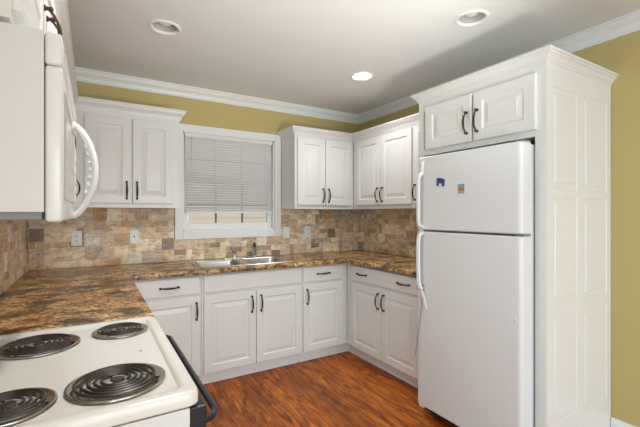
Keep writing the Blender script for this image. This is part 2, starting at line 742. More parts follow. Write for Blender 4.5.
o = struct('backsplash_back', backsplash(-LW, keep_back, lambda u, z, o: (LW + u, -o, z)), TILE)
o = struct('backsplash_left', backsplash(2.62, lambda u, z: True, lambda u, z, o: (LW + o, -u, z)), TILE)
o = struct('backsplash_right', backsplash(1.625, lambda u, z: True, lambda u, z, o: (-o, -u, z)), TILE)
# ---------------------------------------------------------------- cabinets
# local frame: x along the front (left to right for the viewer), y = 0 at the wall, front at y = -depth


def base_cabinet(label, loc, rz, w, drawers, doors, depth=.590, toe=True, hollow=False, corner=False, tx=(0, 0)):
    t = thing('base_cabinet', label, 'cabinet', loc, rz, 'white base cabinets under the worktop')
    bm = BM()
    if hollow:
        box(bm, (.0008, -depth, .105), (w - .0008, -depth + .004, .872), .0015, 1)
        box(bm, (.0008, -.012, .105), (w - .0008, -.003, .872))
        box(bm, (.0008, -depth + .004, .105), (.014, -.012, .872))
        box(bm, (w - .014, -depth + .004, .105), (w - .0008, -.012, .872))
        box(bm, (.014, -depth + .004, .105), (w - .014, -.012, .12))
    else:
        box(bm, (.0008, -depth, .105), (w - .0008, -.003, .872), .0015, 1)
    obj('cabinet_body', bm, PAINT, t)
    bm = BM()
    if corner:
        box(bm, (w - .0008, -depth + .062, .001), (w + .080, -depth + .08, .105))
        box(bm, (w + .062, -depth - .0008, .001), (w + .080, -depth + .062, .105))
    box(bm, (.0008 + tx[0], -depth + .062, 0.001), (w - .0008 - tx[1], -depth + .08, .105))
    tube(bm, [(.001 + tx[0], -depth + .061, .008), (w - .001 - tx[1], -depth + .061, .008)], .0075, 8)
    obj('toe_kick', bm, TRIM, t)
    yf = -depth - DOOR_T
    for (x0, x1, z0, z1, hs) in drawers:
        b = BM()
        r = nested(b, x0, x1, z0, z1, [(0, DOOR_T), (0, .006), (.002, .002), (.008, 0)], yf)
        b.faces.new(r[0][::-1])
        d = obj('drawer', b, PAINT, t)
        for hx in hs:
            obj('drawer_pull', pull_bm(hx, (z0 + z1) / 2, yf, vertical=False), BRONZE, d, True)
    for (x0, x1, z0, z1, hx) in doors:
        d = obj('door', door_bm(x0, x1, z0, z1, yf), PAINT, t)
        if hx is not None:
            obj('door_pull', pull_bm(hx, z1 - .105, yf), BRONZE, d, True)
    return t


# back wall: three visible units
X = -2.479
base_cabinet('white base cabinet left of the sink, with one short drawer over a single door', (X, 0, 0), 0, .532,
             [(.049, .518, .728, .862, (.301,))], [(.049, .518, .112, .706, .492)])
X = -1.946
base_cabinet('wide white base cabinet under the sink, with two doors and a false drawer front', (X, 0, 0), 0, .866,
             [(.015, .861, .728, .862, ())],
             [(.015, .4355, .112, .706, .398), (.4405, .861, .112, .706, .478)], hollow=True)
X = -1.079
base_cabinet('narrow white base cabinet between sink and corner, with one drawer over one door', (X, 0, 0), 0, .4885,
             [(.010, .430, .728, .862, (.215,))], [(.010, .430, .112, .706, .045)], tx=(0, 0), corner=True)
# right wall unit
base_cabinet('white base cabinet beside the refrigerator, with one wide two-pull drawer over two doors', (0, -.5915, 0), R(-90), 1.034,
             [(.092, .945, .728, .862, (.26, .78))],
             [(.092, .5155, .112, .706, .482), (.5205, .945, .112, .706, .554)])
# left wall unit under the worktop, beside the range
base_cabinet('white base cabinet on the left wall beside the range, mostly hidden by it', (LW, -1.856, 0), R(90), 1.262,
             [(.02, .60, .728, .862, (.31,))], [(.02, .60, .112, .706, .56)])


def wall_cabinet(label, loc, rz, w, z0, z1, doors, depth=.310, hz=None):
    t = thing('wall_cabinet', label, 'cabinet', (loc[0], loc[1], z0), rz, 'white wall cabinets')
    bm = BM()
    box(bm, (.0006, -depth, 0), (w - .0006, -.003, z1 - z0), .0015, 1)
    obj('cabinet_body', bm, PAINT, t)
    yf = -depth - DOOR_T
    for (x0, x1, a, b, hx) in doors:
        d = obj('door', door_bm(x0, x1, a - z0, b - z0, yf), PAINT, t)
        if hx is not None:
            obj('door_pull', pull_bm(hx, (hz if hz else a + .10) - z0, yf), BRONZE, d, True)
    return t


UZ0, UZ1 = 1.380, 2.150
corn = [(-.002, 2.166), (-.002, 2.084), (.006, 2.084), (.007, 2.094), (.012, 2.097), (.014, 2.106), (.022, 2.122), (.034, 2.136),
        (.038, 2.142), (.040, 2.150), (.046, 2.152), (.046, 2.166)]


def cornice(cab, path, segs, prof):
    """mitred cornice as a part of its cabinet; path is in room coordinates."""
    M = (Matrix.Translation(cab.location) @ Matrix.Rotation(cab.rotation_euler.z, 4, 'Z')).inverted()
    b = sweep(BM(), path, prof, segs)
    bmesh.ops.transform(b, matrix=M, verts=b.verts)
    obj('cornice', b, PAINT, cab)


LFX = LW + .283          # left wall cabinets are shallower
a = wall_cabinet('short white wall cabinet above the microwave, with two doors', (LW, -2.612), R(90), .752, 1.702, UZ1,
                 [(.022, .372, 1.728, 2.055, .342), (.378, .728, 1.728, 2.055, .408)], .283, hz=1.825)
b = wall_cabinet('tall white wall cabinet on the left wall behind the microwave', (LW, -1.859), R(90), 1.858, UZ0, UZ1,
                 [(.02, .72, 1.41, 2.055, .06), (.726, 1.45, 1.41, 2.055, 1.40)], .283)
c = wall_cabinet('white two-door wall cabinet left of the window', (LFX + .001, 0), 0, -2.052 - LFX - .001, UZ0, UZ1,
                 [(-2.708 - LFX, -2.406 - LFX, 1.413, 2.055, -2.436 - LFX), (-2.396 - LFX, -2.104 - LFX, 1.413, 2.055, -2.366 - LFX)], hz=1.512)
lp = [(LW, -2.612), (LFX, -2.612), (LFX, -1.8595), (LFX, -.31), (-2.052, -.31), (-2.052, 0)]
cornice(a, lp, [0, 1], corn)
cornice(b, lp, [2], corn)
cornice(c, lp, [3, 4], corn)

d = wall_cabinet('white two-door wall cabinet right of the window, on the back wall', (-1.002, 0), 0, .690, UZ0, UZ1,
                 [(.025, .334, 1.418, 2.070, .306), (.341, .648, 1.418, 2.070, .370)], hz=1.515)
e = wall_cabinet('white two-door wall cabinet on the right wall, next to the room corner', (0, -.312), R(-90), .866, UZ0, UZ1,
                 [(.073, .447, 1.418, 2.070, .418), (.456, .858, 1.418, 2.070, .486)], hz=1.515)
f = wall_cabinet('white single-door wall cabinet squeezed against the refrigerator surround', (0, -1.179), R(-90), .447, UZ0, UZ1,
                 [(.012, .430, 1.418, 2.070, .040)], hz=1.515)
rp = [(-1.002, 0), (-1.002, -.31), (-.31, -.31), (-.31, -1.1785), (-.31, -1.6275)]
cornice(d, rp, [0, 1], corn)
cornice(e, rp, [2], corn)
cornice(f, rp, [3], corn)

# ---------------------------------------------------------------- refrigerator surround
t = thing('refrigerator_surround', 'tall white cabinet enclosing the refrigerator, panelled side and two upper doors', 'cabinet', (0, -1.629, 0), R(-90))
# local: x 0..0.812 along -Y, front at y=-0.76
SW, SD = .859, .711
bm = BM()
box(bm, (0, -SD + .02, 0), (.018, -.003, 2.15), .001, 1)
obj('side_panel', bm, PAINT, t)
bm = BM()      # near side panel with six raised fields; faces +x locally (towards the camera)
box(bm, (SW - .019, -SD + .02, 0), (SW - .004, -.003, 2.15))
# face grid
xs = [-.711, -.657, -.400, -.338, -.055, -.003]
zs = [0.0, .245, .800, .868, 1.418, 1.462, 1.985, 2.15]
px = SW


def panelled(bm, ys, zs, holes, X):
    for i in range(len(ys) - 1):
        for j in range(len(zs) - 1):
            y0, y1, z0, z1 = ys[i], ys[i + 1], zs[j], zs[j + 1]
            if (i, j) in holes:
                prev = None
                for ins, dep in [(0, 0), (.002, .0035), (.005, .0095), (.010, .0105), (.034, .002), (.036, .0005)]:
                    ring = [bm.verts.new((X - dep, y, z)) for y, z in ((y0 + ins, z0 + ins), (y1 - ins, z0 + ins), (y1 - ins, z1 - ins), (y0 + ins, z1 - ins))]
                    if prev:
                        for k in range(4):
                            bm.faces.new((prev[k], prev[(k + 1) % 4], ring[(k + 1) % 4], ring[k]))
                    prev = ring
                bm.faces.new(prev)
            else:
                bm.faces.new([bm.verts.new((X, y, z)) for y, z in ((y0, z0), (y1, z0), (y1, z1), (y0, z1))])


panelled(bm, xs, zs, {(1, 1), (3, 1), (1, 3), (3, 3), (1, 5), (3, 5)}, px)
bmesh.ops.remove_doubles(bm, verts=bm.verts, dist=.0001)
obj('side_panel', bm, PAINT, t, label='near side panel with six raised fields in two columns')
bm = BM()
box(bm, (0, -SD, 0), (.044, -SD + .02, 2.15), .0008, 1)
box(bm, (SW - .057, -SD, 0), (SW - .0005, -SD + .02, 2.15), .0008, 1)
box(bm, (.044, -SD, 1.732), (SW - .057, -SD + .02, 1.775), .0008, 1)
box(bm, (.044, -SD, 2.03), (SW - .057, -SD + .02, 2.15), .0008, 1)
obj('face_frame', bm, PAINT, t)
bm = BM()
box(bm, (.019, -SD + .021, 1.738), (SW - .020, -.003, 2.148))
obj('cabinet_body', bm, PAINT, t)
yf = -SD - DOOR_T
for x0, x1, hx in ((.074, .435, .406), (.449, .813, .478)):
    dd = obj('door', door_bm(x0, x1, 1.766, 2.052, yf), PAINT, t)
    obj('door_pull', pull_bm(hx, 1.880, yf), BRONZE, dd, True)
fcorn = [(-.002, 2.158), (-.002, 2.102), (.004, 2.102), (.005, 2.112), (.010, 2.114), (.012, 2.122), (.020, 2.132), (.031, 2.139), (.032, 2.145), (.040, 2.147), (.040, 2.158)]
cornice(t, [(0, -1.629), (-SD, -1.629), (-SD, -2.488), (0, -2.488)], None, fcorn)

# ---------------------------------------------------------------- worktop
bm = BM()
xs = [LW + .001, -2.434, -1.925, -1.145, -.643, -.001]
ys = [-1.855, -1.6265, -.643, -.565, -.105, -.001]
ZT, ZB = .9145, .874
cells = []
for i in range(5):
    for j in range(5):
        back = j >= 2
        inside = back or (i == 0) or (i == 4 and j >= 1)
        if i == 2 and j == 3:
            inside = False
        if inside:
            cells.append((i, j))
V = {}


def vv(i, j):
    if (i, j) not in V:
        V[(i, j)] = bm.verts.new((xs[i], ys[j], ZT))
    return V[(i, j)]


fs = [bm.faces.new((vv(i, j), vv(i + 1, j), vv(i + 1, j + 1), vv(i, j + 1))) for i, j in cells]
ret = bmesh.ops.extrude_face_region(bm, geom=fs)
for v in [g_ for g_ in ret['geom'] if isinstance(g_, bmesh.types.BMVert)]:
    v.co.z = ZB
bmesh.ops.recalc_face_normals(bm, faces=bm.faces)
ed = []
for e_ in bm.edges:
    if len(e_.link_faces) == 2:
        n1, n2 = e_.link_faces[0].normal, e_.link_faces[1].normal
        mid = (e_.verts[0].co + e_.verts[1].co) / 2
        if abs(n1.dot(n2)) < .1 and max(abs(n1.z), abs(n2.z)) > .9 and LW + .01 < mid.x < -.01 and mid.y < -.01 and not (-1.93 < mid.x < -1.14 and -.6 < mid.y < -.05):
            ed.append(e_)
bmesh.ops.bevel(bm, geom=ed, offset=.010, segments=3, affect='EDGES', profile=.5)
tag(obj('worktop', bm, GRANITE, None, True), 'glossy brown and gold granite-look worktop running round three walls', 'worktop')

# ---------------------------------------------------------------- sink
SX0, SX1, SY0, SY1 = -1.940, -1.130, -.578, -.080
t = thing('kitchen_sink', 'stainless steel double-bowl sink set into the worktop under the window', 'sink', ((SX0 + SX1) / 2, (SY0 + SY1) / 2, .9145))
cx, cy = (SX0 + SX1) / 2, (SY0 + SY1) / 2


def rrect(x0, x1, y0, y1, r, z, n=6):
    pts = []
    for (ax, ay, a0) in ((x1 - r, y1 - r, 0), (x0 + r, y1 - r, 90), (x0 + r, y0 + r, 180), (x1 - r, y0 + r, 270)):
        for k in range(n + 1):
            a = R(a0 + 90 * k / n)
            pts.append((ax + r * math.cos(a), ay + r * math.sin(a), z))
    return pts


bm = BM()
edges = []
BW = [(SX0 - cx + .024, -.018), (.018, SX1 - cx - .024)]
BY0, BY1 = SY0 - cy + .022, SY1 - cy - .090
loop(rrect(SX0 - cx, SX1 - cx, SY0 - cy, SY1 - cy, .035, .006))
outer = list(bm.verts)
for x0, x1 in BW:
    loop(rrect(x0, x1, BY0, BY1, .05, .006))
bmesh.ops.triangle_fill(bm, use_beauty=True, use_dissolve=False, edges=edges)
# rolled outer lip
lo = rrect(SX0 - cx - .005, SX1 - cx + .005, SY0 - cy - .005, SY1 - cy + .005, .038, .0007)
lv = [bm.verts.new(p) for p in lo]
for k in range(len(lv)):
    bm.faces.new((outer[k], outer[(k + 1) % len(lv)], lv[(k + 1) % len(lv)], lv[k]))
obj('sink_rim', bm, STEEL, t, True)
for x0, x1 in BW:
    bm = BM()
    prev = None
    for ins, z, r in ((0, .006, .05), (.004, .0, .05), (.006, -.012, .05), (.010, -.13, .055), (.022, -.160, .06), (.05, -.168, .06)):
        ring = [bm.verts.new(p) for p in rrect(x0 + ins, x1 - ins, BY0 + ins, BY1 - ins, r, z)]
        if prev:
            for k in range(len(ring)):
                bm.faces.new((prev[k], prev[(k + 1) % len(ring)], ring[(k + 1) % len(ring)], ring[k]))
        prev = ring
    bm.faces.new(prev)
    bw = obj('sink_bowl', bm, STEEL, t, True)
    bm = BM()
    lathe(bm, [(0, .001), (.020, .001), (.024, .003), (.040, .004), (.042, 0)], ((x0 + x1) / 2, (BY0 + BY1) / 2, -.168), 24)
    obj('drain', bm, CHROME, bw, True)

# faucet, soap dispenser, sprayer on the rear ledge of the sink
FZ = .9205
fx, fy = -1.535, -.135
t = thing('kitchen_faucet', 'chrome kitchen faucet with tilted spout and side lever, behind the left bowl', 'faucet', (fx, fy, FZ))
bm = BM()
prev = None
for s, z in ((1, 0), (1, .006), (.92, .010)):
    ring = [bm.verts.new((p[0] * s, p[1] * s, z)) for p in rrect(-.115, .115, -.026, .026, .025, 0)]
    if prev:
        for k in range(len(ring)):
            bm.faces.new((prev[k], prev[(k + 1) % len(ring)], ring[(k + 1) % len(ring)], ring[k]))
    prev = ring
bm.faces.new(prev)
obj('base_plate', bm, CHROME, t, True)
bm = BM()
lathe(bm, [(.027, .008), (.027, .018), (.023, .024), (.022, .058), (.019, .068), (.010, .074), (0, .075)], (0, 0, 0), 24)
obj('faucet_body', bm, CHROME, t, True)
bm = BM()
tube(bm, [(.0, -.004, .048), (-.028, -.045, .075), (-.062, -.090, .105), (-.085, -.122, .120), (-.098, -.140, .121), (-.106, -.150, .110), (-.109, -.154, .092)],
     [.014, .0135, .013, .0125, .0135, .014, .0135], 14)
obj('spout', bm, CHROME, t, True)
bm = BM()
tube(bm, [(0, .0, .070), (-.012, .006, .092), (-.040, .010, .120), (-.078, .014, .140)], [.011, .010, .0085, .006], 12, flat=.7)
obj('lever', bm, CHROME, t, True)
t = tag(obj('soap_dispenser', lathe(BM(), [(.019, 0), (.019, .006), (.013, .010), (.013, .042), (.016, .046), (.016, .062), (.010, .068), (0, .068)], (0, 0, 0), 20), CHROME, None, True),
        'short chrome cap standing between the faucet and the side sprayer', 'dispenser')
t.location = (-1.386, fy, FZ + .0005)
t = thing('side_sprayer', 'slim chrome side sprayer with dark head, behind the right bowl', 'sprayer', (-1.338, fy, FZ))
bm = BM()
lathe(bm, [(.022, 0), (.022, .006), (.016, .012), (.014, .030), (.016, .034), (0, .034)], (0, 0, 0), 20)
obj('sprayer_base', bm, CHROME, t, True)
bm = BM()
tube(bm, [(0, 0, .032), (0, 0, .06), (-.002, -.004, .09), (-.006, -.010, .112)], [.010, .013, .014, .015], 14)
obj('sprayer_handle', bm, CHROME, t, True)
bm = BM()
tube(bm, [(-.005, -.008, .108), (-.009, -.018, .124), (-.016, -.034, .130)], [.016, .017, .015], 14)
obj('sprayer_head', bm, DARK, t, True, label='dark sprayer head')

# ---------------------------------------------------------------- outlets and switches


def plate(name, label, x, kind, cat):
    t = thing(name, label, cat, (x, -.0125, 1.141), 0, 'white wall plates on the tiled back wall')
    bm = BM()
    r = nested(bm, -.036, .036, -.059, .059, [(0, .004), (0, .000), (.003, -.004), (.006, -.005)], 0)
    bm.faces.new(r[0][::-1])
    pl = obj('cover_plate', bm, PLATE, t)
    if kind == 'outlet':
        for s in (-1, 1):
            bm = BM()
            box(bm, (-.017, -.0075, s * .020 - .0145), (.017, -.0045, s * .020 + .0145), .002)
            rc = obj('socket', bm, PLATE, t)
            bm = BM()
            for dx in (-.0065, .0065):
                box(bm, (dx - .0014, -.0085, s * .020 - .004), (dx + .0014, -.0072, s * .020 + .006))
            lathe(bm, [(0, .001), (.0026, .001), (.0026, 0)], (0, -.0075, s * .020 - .0085), 10, Matrix.Rotation(R(90), 4, 'X'))
            obj('socket_slot', bm, SLOT, rc)
    elif kind == 'switch':
        bm = BM()
        box(bm, (-.006, -.0065, -.013), (.006, -.0045, .013), .001)
        sw = obj('switch_well', bm, PLATE, t)
        bm = BM()
        tube(bm, [(0, -.005, -.001), (0, -.016, .008)], [.0048, .0038], 8)
        obj('toggle', bm, SLOT if x < -2 else PLATE, t, True)
    return t


plate('wall_outlet', 'white duplex outlet on the left part of the back wall, nearest the left corner', -2.763, 'outlet', 'outlet')
plate('light_switch', 'white toggle switch plate under the wall cabinet left of the window', -2.357, 'switch', 'switch')
plate('light_switch', 'white toggle switch plate just right of the window casing', -.942, 'switch', 'switch')
plate('wall_outlet', 'white duplex outlet under the wall cabinet right of the window', -.694, 'outlet', 'outlet')

# ---------------------------------------------------------------- window blind
t = thing('window_blind', 'grey horizontal mini blind lowered most of the way over the kitchen window', 'blind', (-1.522, .012, 1.34))
bx = .424
bm = BM()
box(bm, (-bx, -.016, .690), (bx, .016, .712), .002)
obj('headrail', bm, BLIND, t)
bm = BM()
N = 30
for k in range(N):
    z = .022 + k * (.664 / (N - 1))
    tl = R(-45)
    prev = None
    for q in range(5):
        s = (q / 4 - .5) * .026
        bow = .0034 * (1 - (2 * q / 4 - 1) ** 2)
        y = -s * math.cos(tl) - bow * math.sin(tl)
        zz = z - s * math.sin(tl) * -1 * -1 + bow * math.cos(tl)
        pr = [bm.verts.new((sx, y, zz)) for sx in (-bx + .004, bx - .004)]
        if prev:
            bm.faces.new((prev[0], prev[1], pr[1], pr[0]))
        prev = pr
obj('slats', bm, BLIND, t, True)
bm = BM()
box(bm, (-bx + .003, -.011, 0), (bx - .003, .011, .012), .002)
obj('bottom_rail', bm, BLIND, t)
bm = BM()
for x in (-.33, -.14, .14, .33):
    tube(bm, [(x, -.0135, .01), (x, -.0135, .70)], .0008, 5)
    tube(bm, [(x, .0135, .01), (x, .0135, .70)], .0008, 5)
obj('ladder_cord', bm, BLIND, t)
bm = BM()
tube(bm, [(-.36, -.022, .69), (-.36, -.022, .30)], .003, 8)
obj('tilt_wand', bm, BLIND, t)
for x in (-.40, .40):
    bm = BM()
    box(bm, (x - .022, -.019, .688), (x + .022, .019, .7135), .001)
    obj('bracket', bm, TRIM, t)

# ---------------------------------------------------------------- refrigerator
t = thing('refrigerator', 'white top-freezer refrigerator standing inside the tall surround', 'refrigerator', (0, -2.073, 0))
bm = BM()
box(bm, (-.727, -.348, .105), (-.06, .348, 1.694), .006)
box(bm, (-.68, -.335, .028), (-.08, .335, .108))
obj('fridge_body', bm, APPG, t)
FXF, FXB = -.825, -.745


def fdoor(z0, z1):
    bm = BM()
    # rounded front vertical edges
    r = .022
    prof = [(FXB, -.356), (FXF + r, -.356)] + [(FXF + r - r * math.sin(R(a)), -.356 + r - r * math.cos(R(a))) for a in range(15, 91, 15)]
    prof += [(x, -y) for x, y in reversed(prof)]
    rings = []
    for z, ins in ((z0, .006), (z0 + .006, 0), (z1 - .006, 0), (z1, .006)):
        rings.append([bm.verts.new((x + (ins if x < FXB - .01 else 0), y * (1 - ins / .356), z)) for x, y in prof])
    for a, b in zip(rings, rings[1:]):
        for k in range(len(prof)):
            k2 = (k + 1) % len(prof)
            bm.faces.new((a[k], a[k2], b[k2], b[k]))
    bm.faces.new(rings[0])
    bm.faces.new(rings[-1])
    return bm


fz = obj('freezer_door', fdoor(1.232, 1.701), APPG, t, True)
fd = obj('fresh_food_door', fdoor(.088, 1.220), APPG, t, True)
for z0, z1 in ((1.238, 1.692), (.114, 1.214)):
    bm = BM()
    box(bm, (-.7455, -.344, z0), (-.7265, .344, z1))
    obj('gasket', bm, GREYGASKET, t, label='grey door gasket')
# handles along the far (left) edge
bm = BM()
hy = .300
tube(bm, [(FXF + .002, hy, 1.672), (FXF - .008, hy, 1.655), (FXF - .010, hy, 1.585)], [.014, .015, .014], 10, up=(0, 1, 0), flat=.6)
tube(bm, [(FXF - .006, hy, 1.600), (FXF - .026, hy, 1.585), (FXF - .040, hy, 1.560), (FXF - .042, hy, 1.45), (FXF - .042, hy, 1.30), (FXF - .036, hy, 1.262), (FXF + .002, hy, 1.246)],
     [.014, .015, .015, .014, .014, .015, .016], 10, up=(0, 1, 0), flat=.7)
h = obj('freezer_handle', bm, APPL, fz, True)
bm = BM()
lathe(bm, [(0, .002), (.004, .0015), (.005, 0)], (FXF - .0185, hy, 1.645), 10, Matrix.Rotation(R(-90), 4, 'Y'))
obj('handle_screw', bm, GREYGASKET, fz, True)
bm = BM()
tube(bm, [(FXF + .002, hy, 1.212), (FXF - .034, hy, 1.196), (FXF - .042, hy, 1.16), (FXF - .042, hy, 1.00), (FXF - .040, hy, .90), (FXF - .032, hy - .012, .85),
          (FXF - .018, hy - .022, .80), (FXF - .006, hy - .022, .75), (FXF + .002, hy - .022, .72)],
     [.016, .015, .014, .014, .015, .015, .014, .013, .012], 10, up=(0, 1, 0), flat=.7)
obj('door_handle', bm, APPL, fd, True)
bm = BM()
lathe(bm, [(.011, 0), (.011, .002), (.009, .003), (0, .003)], (FXF, -.321, .797), 18, Matrix.Rotation(R(-90), 4, 'Y'))
obj('emblem', bm, MWWHITE, fd, True, label='small round silver emblem')
for z in (1.2205, 1.7005):
    bm = BM()
    box(bm, (-.800, -.350, z), (-.735, -.310, z + .0095), .002)
    obj('hinge', bm, GREYGASKET, t)
bm = BM()
box(bm, (-.735, -.335, .02), (-.6805, .335, .104), .003)
for k in range(5):
    box(bm, (-.739, -.30, .030 + k * .014), (-.734, .30, .036 + k * .014))
obj('toe_grille', bm, DARK, t, label='dark toe grille')
bm = BM()
for x in (-.64, -.12):
    for y in (-.29, .29):
        obj('foot', lathe(BM(), [(0, 0), (.018, 0), (.018, .03), (0, .031)], (x, y, 0), 12), DARK, t)

# grey cord hung over the lower handle
bm = BM()
hc = (FXF - .034, -1.782)
cp = [(hc[0] + .026 * math.cos(R(q)), hc[1] + .024 * math.sin(R(q)), .872 - .030 * q / 360) for q in range(-60, 301, 30)]
cp += [(FXF - .024, -1.785, .815), (FXF - .014, -1.776, .77), (FXF - .010, -1.766, .70), (FXF - .010, -1.750, .60), (FXF - .010, -1.733, .50), (FXF - .010, -1.716, .40)]
tube(bm, cp, .0028, 8)
tag(obj('hanging_cord', bm, CORD, None, True), 'thin grey cord dangling from the handle of the refrigerator', 'cord')

# two magnets on the freezer door
bm = BM()
pts = [(-.030, -.022), (-.017, -.026), (-.013, -.006), (.010, -.010), (.013, -.030), (.028, -.028), (.032, .012), (.010, .022), (-.026, .026)]
ring0 = [bm.verts.new((0, -p[0], p[1])) for p in pts]
ring1 = [bm.verts.new((-.004, -p[0], p[1])) for p in pts]
bm.faces.new(ring0)
bm.faces.new(ring1[::-1])
for k in range(len(pts)):
    bm.faces.new((ring0[k], ring0[(k + 1) % len(pts)], ring1[(k + 1) % len(pts)], ring1[k]))
o = tag(obj('fridge_magnet', bm, BLUE), 'dark blue arch-shaped magnet on the freezer door', 'magnet', 'magnets on the freezer door')
o.location = (FXF - .0005, -1.919, 1.531)
t = thing('fridge_magnet', 'small square magnet with light blue top and orange band on the freezer door', 'magnet', (FXF - .0005, -2.070, 1.481), 0, 'magnets on the freezer door')
MB1 = mat('magnet_light_blue', srgb(118, 160, 190), .5, vary=.35, vscale=120)
MB2 = mat('magnet_orange', srgb(196, 120, 66), .5, vary=.4, vscale=120)
MB3 = mat('magnet_grey', srgb(160, 164, 168), .5)
for z0, z1, m, nm in ((.003, .027, MB1, 'sky_band'), (-.013, .003, MB2, 'orange_band'), (-.028, -.013, MB3, 'grey_band')):
    bm = BM()
    box(bm, (-.004, -.022, z0), (0, .022, z1), .0008, 1)
    obj(nm, bm, m, t)

# ---------------------------------------------------------------- range
RX0, RX1, RY0, RY1 = LW + .022, -2.440, -2.615, -1.8585
t = thing('electric_range', 'white electric coil range in the left foreground with a black door handle', 'stove', (0, 0, 0))
bm = BM()
box(bm, (RX0, RY0 + .006, .03), (-2.462, RY1 - .006, .884), .002)
obj('range_body', bm, APPL, t)
bm = BM()
# cooktop: skirt, rounded lip, dished field
prev = None
for ins, z, r in ((.004, .889, .022), (0, .893, .024), (0, .914, .024), (.003, .922, .024), (.009, .9255, .024), (.026, .9255, .026), (.033, .923, .026), (.039, .9165, .028), (.05, .916, .03)):
    ring = [bm.verts.new(p) for p in rrect(RX0 + ins, RX1 - ins, RY0 + ins, RY1 - ins, r, z, 5)]
    if prev:
        for k in range(len(ring)):
            bm.faces.new((prev[k], prev[(k + 1) % len(ring)], ring[(k + 1) % len(ring)], ring[k]))
    else:
        bm.faces.new(ring)
    prev = ring
bm.faces.new(prev)
obj('cooktop', bm, ENAMEL, t, True)
bm = BM()
lathe(bm, [(.0035, 0), (.003, .001), (0, .001)], (-2.530, -2.245, .9163), 10)
obj('burnt_speck', bm, DARK, t)
BZ = .9165


def burner(x, y, r, lab):
    bm = BM()   # chrome drip pan with rolled ring
    lathe(bm, [(r + .011, 0), (r + .010, .003), (r + .006, .0042), (r + .002, .0035), (r - .006, -.001), (r * .55, -.006), (.03, -.008), (.028, -.0078), (0, -.0078)],
          (x, y, BZ + .003), 48)
    p = obj('drip_pan', bm, PAN, t, True, label=lab)
    bm = BM()
    turns = 5 if r > .09 else 4
    pts = []
    n = int(turns * 26)
    r0 = .026
    a_end = R(-35)
    for i in range(n + 1):
        u = i / n
        a = a_end - (1 - u) * turns * 2 * math.pi
        rr = r0 + (r - .003 - r0) * u
        pts.append((x + rr * math.cos(a), y + rr * math.sin(a), BZ + .011))
    # terminal dives towards the pan wall
    pts.append((pts[-1][0] + .004, pts[-1][1] + .006, BZ + .007))
    w = (r - .003 - r0) / turns * .27
    tube(bm, pts, w, 8, up=(0, 0, 1), flat=1.0)
    c = obj('heating_coil', bm, COIL, p, True)
    bm = BM()
    for k in range(3):
        a = R(90 + 120 * k + 20)
        tube(bm, [(x + .01 * math.cos(a), y + .01 * math.sin(a), BZ + .004), (x + (r - .004) * math.cos(a), y + (r - .004) * math.sin(a), BZ + .004)], .0026, 6)
    obj('coil_support', bm, CHROME, p, True)
    bm = BM()
    lathe(bm, [(0, .004), (.014, .0035), (.016, 0)], (x, y, BZ + .009), 20)
    obj('coil_medallion', bm, COIL, p, True)


burner(-2.570, -2.000, .078, 'small burner at the front right of the cooktop')
burner(-2.800, -2.040, .100, 'large burner at the rear right of the cooktop')
burner(-2.603, -2.455, .100, 'large burner at the front left of the cooktop')
burner(-2.812, -2.475, .078, 'small burner at the rear left of the cooktop')
# front: oven door, drawer, handle
bm = BM()
box(bm, (-2.4615, RY0 + .008, .26), (-2.424, RY1 - .008, .882), .003)
od = obj('oven_door', bm, BLACKBAR, t)
bm = BM()
box(bm, (-2.4245, RY0 + .016, .27), (-2.420, RY1 - .016, .80), .001, 1)
obj('door_skin', bm, APPL, od)
bm = BM()
box(bm, (-2.4205, RY0 + .14, .40), (-2.418, RY1 - .14, .66), .001, 1)
obj('oven_window', bm, DARK, od)
bm = BM()
hx, hz = -2.389, .842
ya, yb = RY0 + .018, RY1 - .035
pts = [(-2.430, ya, hz)] + [(-2.430 + .038 * math.sin(R(q)), ya + .042 * (1 - math.cos(R(q))), hz) for q in range(15, 91, 15)]
pts += [(x, ya + yb - y, z) for x, y, z in reversed(pts)]
tube(bm, pts, .0088, 12, up=(0, 0, 1), flat=1.0)
obj('oven_door_handle', bm, BLACKBAR, od, True)
bm = BM()
box(bm, (-2.4615, RY0 + .008, .07), (-2.424, RY1 - .008, .250), .004)
obj('storage_drawer', bm, APPL, t)
bm = BM()
for x in (RX0 + .05, -2.50):
    for y in (RY0 + .05, RY1 - .05):
        obj('foot', lathe(BM(), [(0, 0), (.018, 0), (.018, .03), (0, .031)], (x, y, 0), 12), DARK, t)
bm = BM()
box(bm, (LW + .013, RY0 + .004, .884), (LW + .0215, RY1 - .004, 1.12))
box(bm, (LW + .0215, RY0 + .004, .93), (LW + .07, RY1 - .004, 1.12), .008)
bg = obj('backguard', bm, APPL, t)
for y in (-2.53, -2.46, -2.02, -1.95):
    bm = BM()
    lathe(bm, [(.024, 0), (.022, .018), (.018, .022), (0, .022)], (LW + .07, y, 1.03), 20, Matrix.Rotation(R(90), 4, 'Y'))
    obj('control_knob', bm, DARK, bg, True)

# ---------------------------------------------------------------- microwave
MY0, MY1, MZ0, MZ1 = -2.608, -1.862, 1.336, 1.694
MXB, MXF = -2.737, -2.707
t = thing('microwave_oven', 'white over-the-range microwave with a bowed handle, mounted above the stove', 'microwave', (0, 0, 0))
bm = BM()
box(bm, (LW + .014, MY0, MZ0 + .003), (MXB, MY1, MZ1), .002)
obj('microwave_body', bm, MWSIDE, t)
bm = BM()
box(bm, (LW + .02, MY0 + .01, MZ0 - .012), (MXB - .004, MY1 - .01, MZ0 + .004), .002)
obj('underside_tray', bm, GREYGASKET, t, label='dark underside with grease filters')


def frontpart(y0, y1, z0, z1, xb, xf):
    bm = BM()
    box(bm, (xb, y0, z0), (xf, y1, z1), .006, 3)
    return bm


